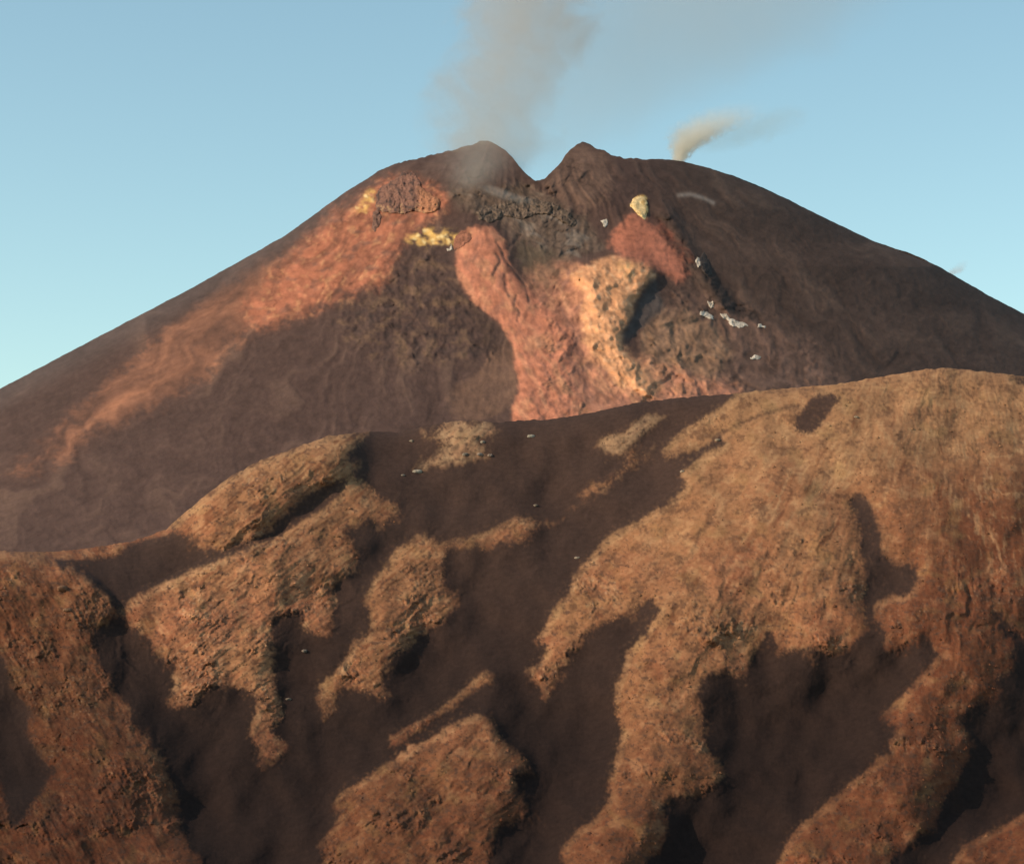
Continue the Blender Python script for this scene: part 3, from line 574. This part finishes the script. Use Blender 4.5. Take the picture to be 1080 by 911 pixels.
# =====================================================================  SMOKE
def smoke(name, curve, Yd, dens, color, nscale, soft, label, cat, parent=None, contrast=1.0, anis=.2, thr=.0, basefade=None):
    """curve: list of (u, v, radius_px, density factor) from the vent upward; a swept tube filled with uneven smoke"""
    cv = np.array(curve, float); k = Yd / F
    P0 = world(cv[:, 0], cv[:, 1], Yd); org = P0[0].copy()
    z = P0[:, 2] - org[2]; x = P0[:, 0] - org[0]; r = cv[:, 2] * k; Ht = z[-1]
    zz = np.linspace(0, Ht, 40); xx = np.interp(zz, z, x); rr = np.interp(zz, z, r) * 1.25
    a = np.linspace(0, 2 * math.pi, 25)[:-1]
    vs = np.stack([xx[:, None] + rr[:, None] * np.cos(a), rr[:, None] * np.sin(a), np.broadcast_to(zz[:, None], (40, 24))], -1).reshape(-1, 3)
    q = [(i * 24 + j, i * 24 + (j + 1) % 24, (i + 1) * 24 + (j + 1) % 24, (i + 1) * 24 + j) for i in range(39) for j in range(24)]
    n0 = len(vs); vs = np.concatenate([vs, [[xx[0], 0, 0], [xx[-1], 0, Ht]]])
    tr = [(n0, (j + 1) % 24, j) for j in range(24)] + [(n0 + 1, 39 * 24 + j, 39 * 24 + (j + 1) % 24) for j in range(24)]
    m = bpy.data.materials.new(name); m.use_nodes = True; nt = m.node_tree; N = nt.nodes; L = nt.links
    N.remove(N['Principled BSDF'])
    pv = N.new('ShaderNodeVolumePrincipled'); pv.inputs['Color'].default_value = (*color, 1); pv.inputs['Anisotropy'].default_value = anis
    L.new(pv.outputs[0], N['Material Output'].inputs['Volume'])
    tc = N.new('ShaderNodeTexCoord'); sx = N.new('ShaderNodeSeparateXYZ'); L.new(tc.outputs['Object'], sx.inputs[0])
    def M(op, a, b=None, c_=None, clamp=False):
        n = N.new('ShaderNodeMath'); n.operation = op; n.use_clamp = clamp
        for i, val in enumerate((a, b, c_)):
            if val is None: continue
            if isinstance(val, (int, float)): n.inputs[i].default_value = val
            else: L.new(val, n.inputs[i])
        return n.outputs[0]
    def curve_node(ys, inp, lo, hi):
        n = N.new('ShaderNodeFloatCurve'); cu = n.mapping.curves[0]
        pts = [(zi / Ht, (yi - lo) / (hi - lo)) for zi, yi in zip(z, ys)]
        while len(cu.points) < len(pts): cu.points.new(.5, .5)
        for p_, (px_, py_) in zip(cu.points, pts): p_.location = (px_, py_)
        n.mapping.update(); L.new(inp, n.inputs['Value'])
        return M('MULTIPLY_ADD', n.outputs[0], hi - lo, lo)
    h = M('DIVIDE', sx.outputs[2], Ht, clamp=True)
    cxn = curve_node(x, h, x.min() - 1, x.max() + 1); rn = curve_node(r, h, 0, r.max()); dn = curve_node(cv[:, 3], h, 0, cv[:, 3].max() + 1e-3)
    nz = N.new('ShaderNodeTexNoise'); nz.inputs['Scale'].default_value = nscale; nz.inputs['Detail'].default_value = 5; nz.inputs['Roughness'].default_value = .62; nz.inputs['Distortion'].default_value = 1.2
    L.new(tc.outputs['Object'], nz.inputs['Vector'])
    nn = M('SUBTRACT', nz.outputs['Fac'], .5)
    dx = M('SUBTRACT', sx.outputs[0], cxn)
    rr_ = M('SQRT', M('ADD', M('MULTIPLY', dx, dx), M('MULTIPLY', sx.outputs[1], sx.outputs[1])))
    q_ = M('SUBTRACT', 1.0, M('DIVIDE', rr_, rn))
    e = M('ADD', q_, M('MULTIPLY', nn, contrast))
    ms = N.new('ShaderNodeMapRange'); ms.interpolation_type = 'SMOOTHSTEP'; ms.inputs[1].default_value = thr; ms.inputs[2].default_value = thr + soft
    L.new(e, ms.inputs[0])
    edge_ = N.new('ShaderNodeMapRange'); edge_.inputs[1].default_value = -.22; edge_.inputs[2].default_value = .1; L.new(q_, edge_.inputs[0])
    d = M('MULTIPLY', M('MULTIPLY', M('MULTIPLY', ms.outputs[0], edge_.outputs[0]), dn), dens)
    L.new(d, pv.inputs['Density'])
    if parent is not None: org = org - np.array(parent.location)
    return link(name, make_mesh(name, vs, q, None, True, tr), m, label=label, cat=cat, parent=parent, loc=org)
pl = smoke('smoke_plume', [(508,196,50,.6),(508,170,74,.9),(514,140,80,1),(524,110,84,1),(536,75,84,1.1),(552,40,84,1.2),(562,0,90,1.1),(570,-60,105,.9)], 5960, .0026, (.74, .64, .55), .0075, .45,
      'wide grey smoke plume rising from the notched summit crater', 'smoke plume', contrast=2.6)
smoke('drifting_veil', [(560,190,40,.3),(590,150,85,.8),(630,110,130,1),(680,70,175,1),(730,30,215,1.1),(770,-10,230,1.1),(790,-60,240,1)], 6300, .00060, (.72, .68, .62), .006, .6, None, None, parent=pl)
smoke('steam_plume', [(714,173,9,2.2),(718,164,13,2.0),(725,153,23,1.0),(734,142,33,.5),(744,135,40,.30),(756,128,42,.16),(772,118,42,.05),(784,110,36,0)], 5940, .06, (.995, .945, .86), .045, .8,
      'short cream coloured puff of steam on the right crater rim', 'steam plume', contrast=2.0)
smoke('smoke_wisp', [(744,162,14,0),(768,150,44,.8),(790,138,50,1),(815,126,40,.8),(840,112,30,0)], 5990, .0022, (.75, .68, .50), .02, .8,
      'faint olive smoke wisp drifting right of the cream steam puff', 'smoke wisp', contrast=2.0)
smoke('steam_plume', [(1000,290,10,1.0),(1006,287,11,.9),(1012,282,10,.5),(1018,274,8,0)], 6010, .02, (.95, .85, .82), .05, .7,
      'tiny pinkish white puff far down the right skyline of the cone', 'steam plume')
smoke('crater_fume', [(490,228,20,.5),(494,214,32,1),(498,200,40,1),(502,186,46,.8),(506,168,50,.55),(508,144,54,.3),(510,128,48,0)], 5560, .0085, (.74, .71, .66), .014, 1.2,
      'grey fume curling up in front of the left summit peak', 'fume')
smoke('crater_fume', [(645,268,12,0),(622,252,18,.7),(590,234,20,.9),(560,218,22,1),(536,208,20,.9),(512,196,14,0)], 5480, .0085, (.78, .75, .72), .018, .8,
      'low pale fume trailing across the dark lava below the notch', 'fume')

# =====================================================================  LIGHT, SKY, CAMERA
SUN_EL = math.radians(30); AZ = math.radians(75)            # sun behind the viewer's left shoulder
sd = np.array([-math.sin(AZ) * math.cos(SUN_EL), -math.cos(AZ) * math.cos(SUN_EL), math.sin(SUN_EL)])
from mathutils import Vector
sun = bpy.data.lights.new('sun', 'SUN'); sun.energy = 2.7; sun.angle = math.radians(.5); sun.color = (1, .80, .58)
so = bpy.data.objects.new('sun', sun); COL.objects.link(so)
so.rotation_euler = Vector(-sd).to_track_quat('-Z', 'Y').to_euler(); so.location = (0, 0, 3000)
w = bpy.data.worlds.new('World'); scene.world = w; w.use_nodes = True
N = w.node_tree.nodes; L = w.node_tree.links
sky = N.new('ShaderNodeTexSky'); sky.sky_type = 'NISHITA'; sky.sun_disc = False
sky.sun_elevation = SUN_EL; sky.sun_rotation = math.atan2(sd[0], sd[1]); sky.altitude = 1500; sky.air_density = 1.0; sky.dust_density = 3.0; sky.ozone_density = 1.0
hs = N.new('ShaderNodeMix'); hs.data_type = 'RGBA'; hs.blend_type = 'MULTIPLY'; hs.inputs[0].default_value = 1
hs.inputs[7].default_value = (1.03, 1.11, .89, 1)
L.new(sky.outputs[0], hs.inputs[6])
bg = N['Background']; bg.inputs['Strength'].default_value = .142
L.new(hs.outputs[2], bg.inputs['Color'])

cam = bpy.data.cameras.new('camera'); cam.sensor_fit = 'HORIZONTAL'; cam.sensor_width = 36; cam.lens = 36 * F / 1080; cam.clip_start = 1; cam.clip_end = 200000
co = bpy.data.objects.new('camera', cam); COL.objects.link(co); co.location = (0, 0, 0); co.rotation_euler = (math.pi / 2 + PITCH, 0, 0)
scene.camera = co
vs = scene.view_settings; vs.view_transform = 'Standard'; vs.look = 'None'; vs.exposure = .45; vs.gamma = 1; vs.use_curve_mapping = False
scene.cycles.volume_bounces = 3; scene.cycles.max_bounces = 5
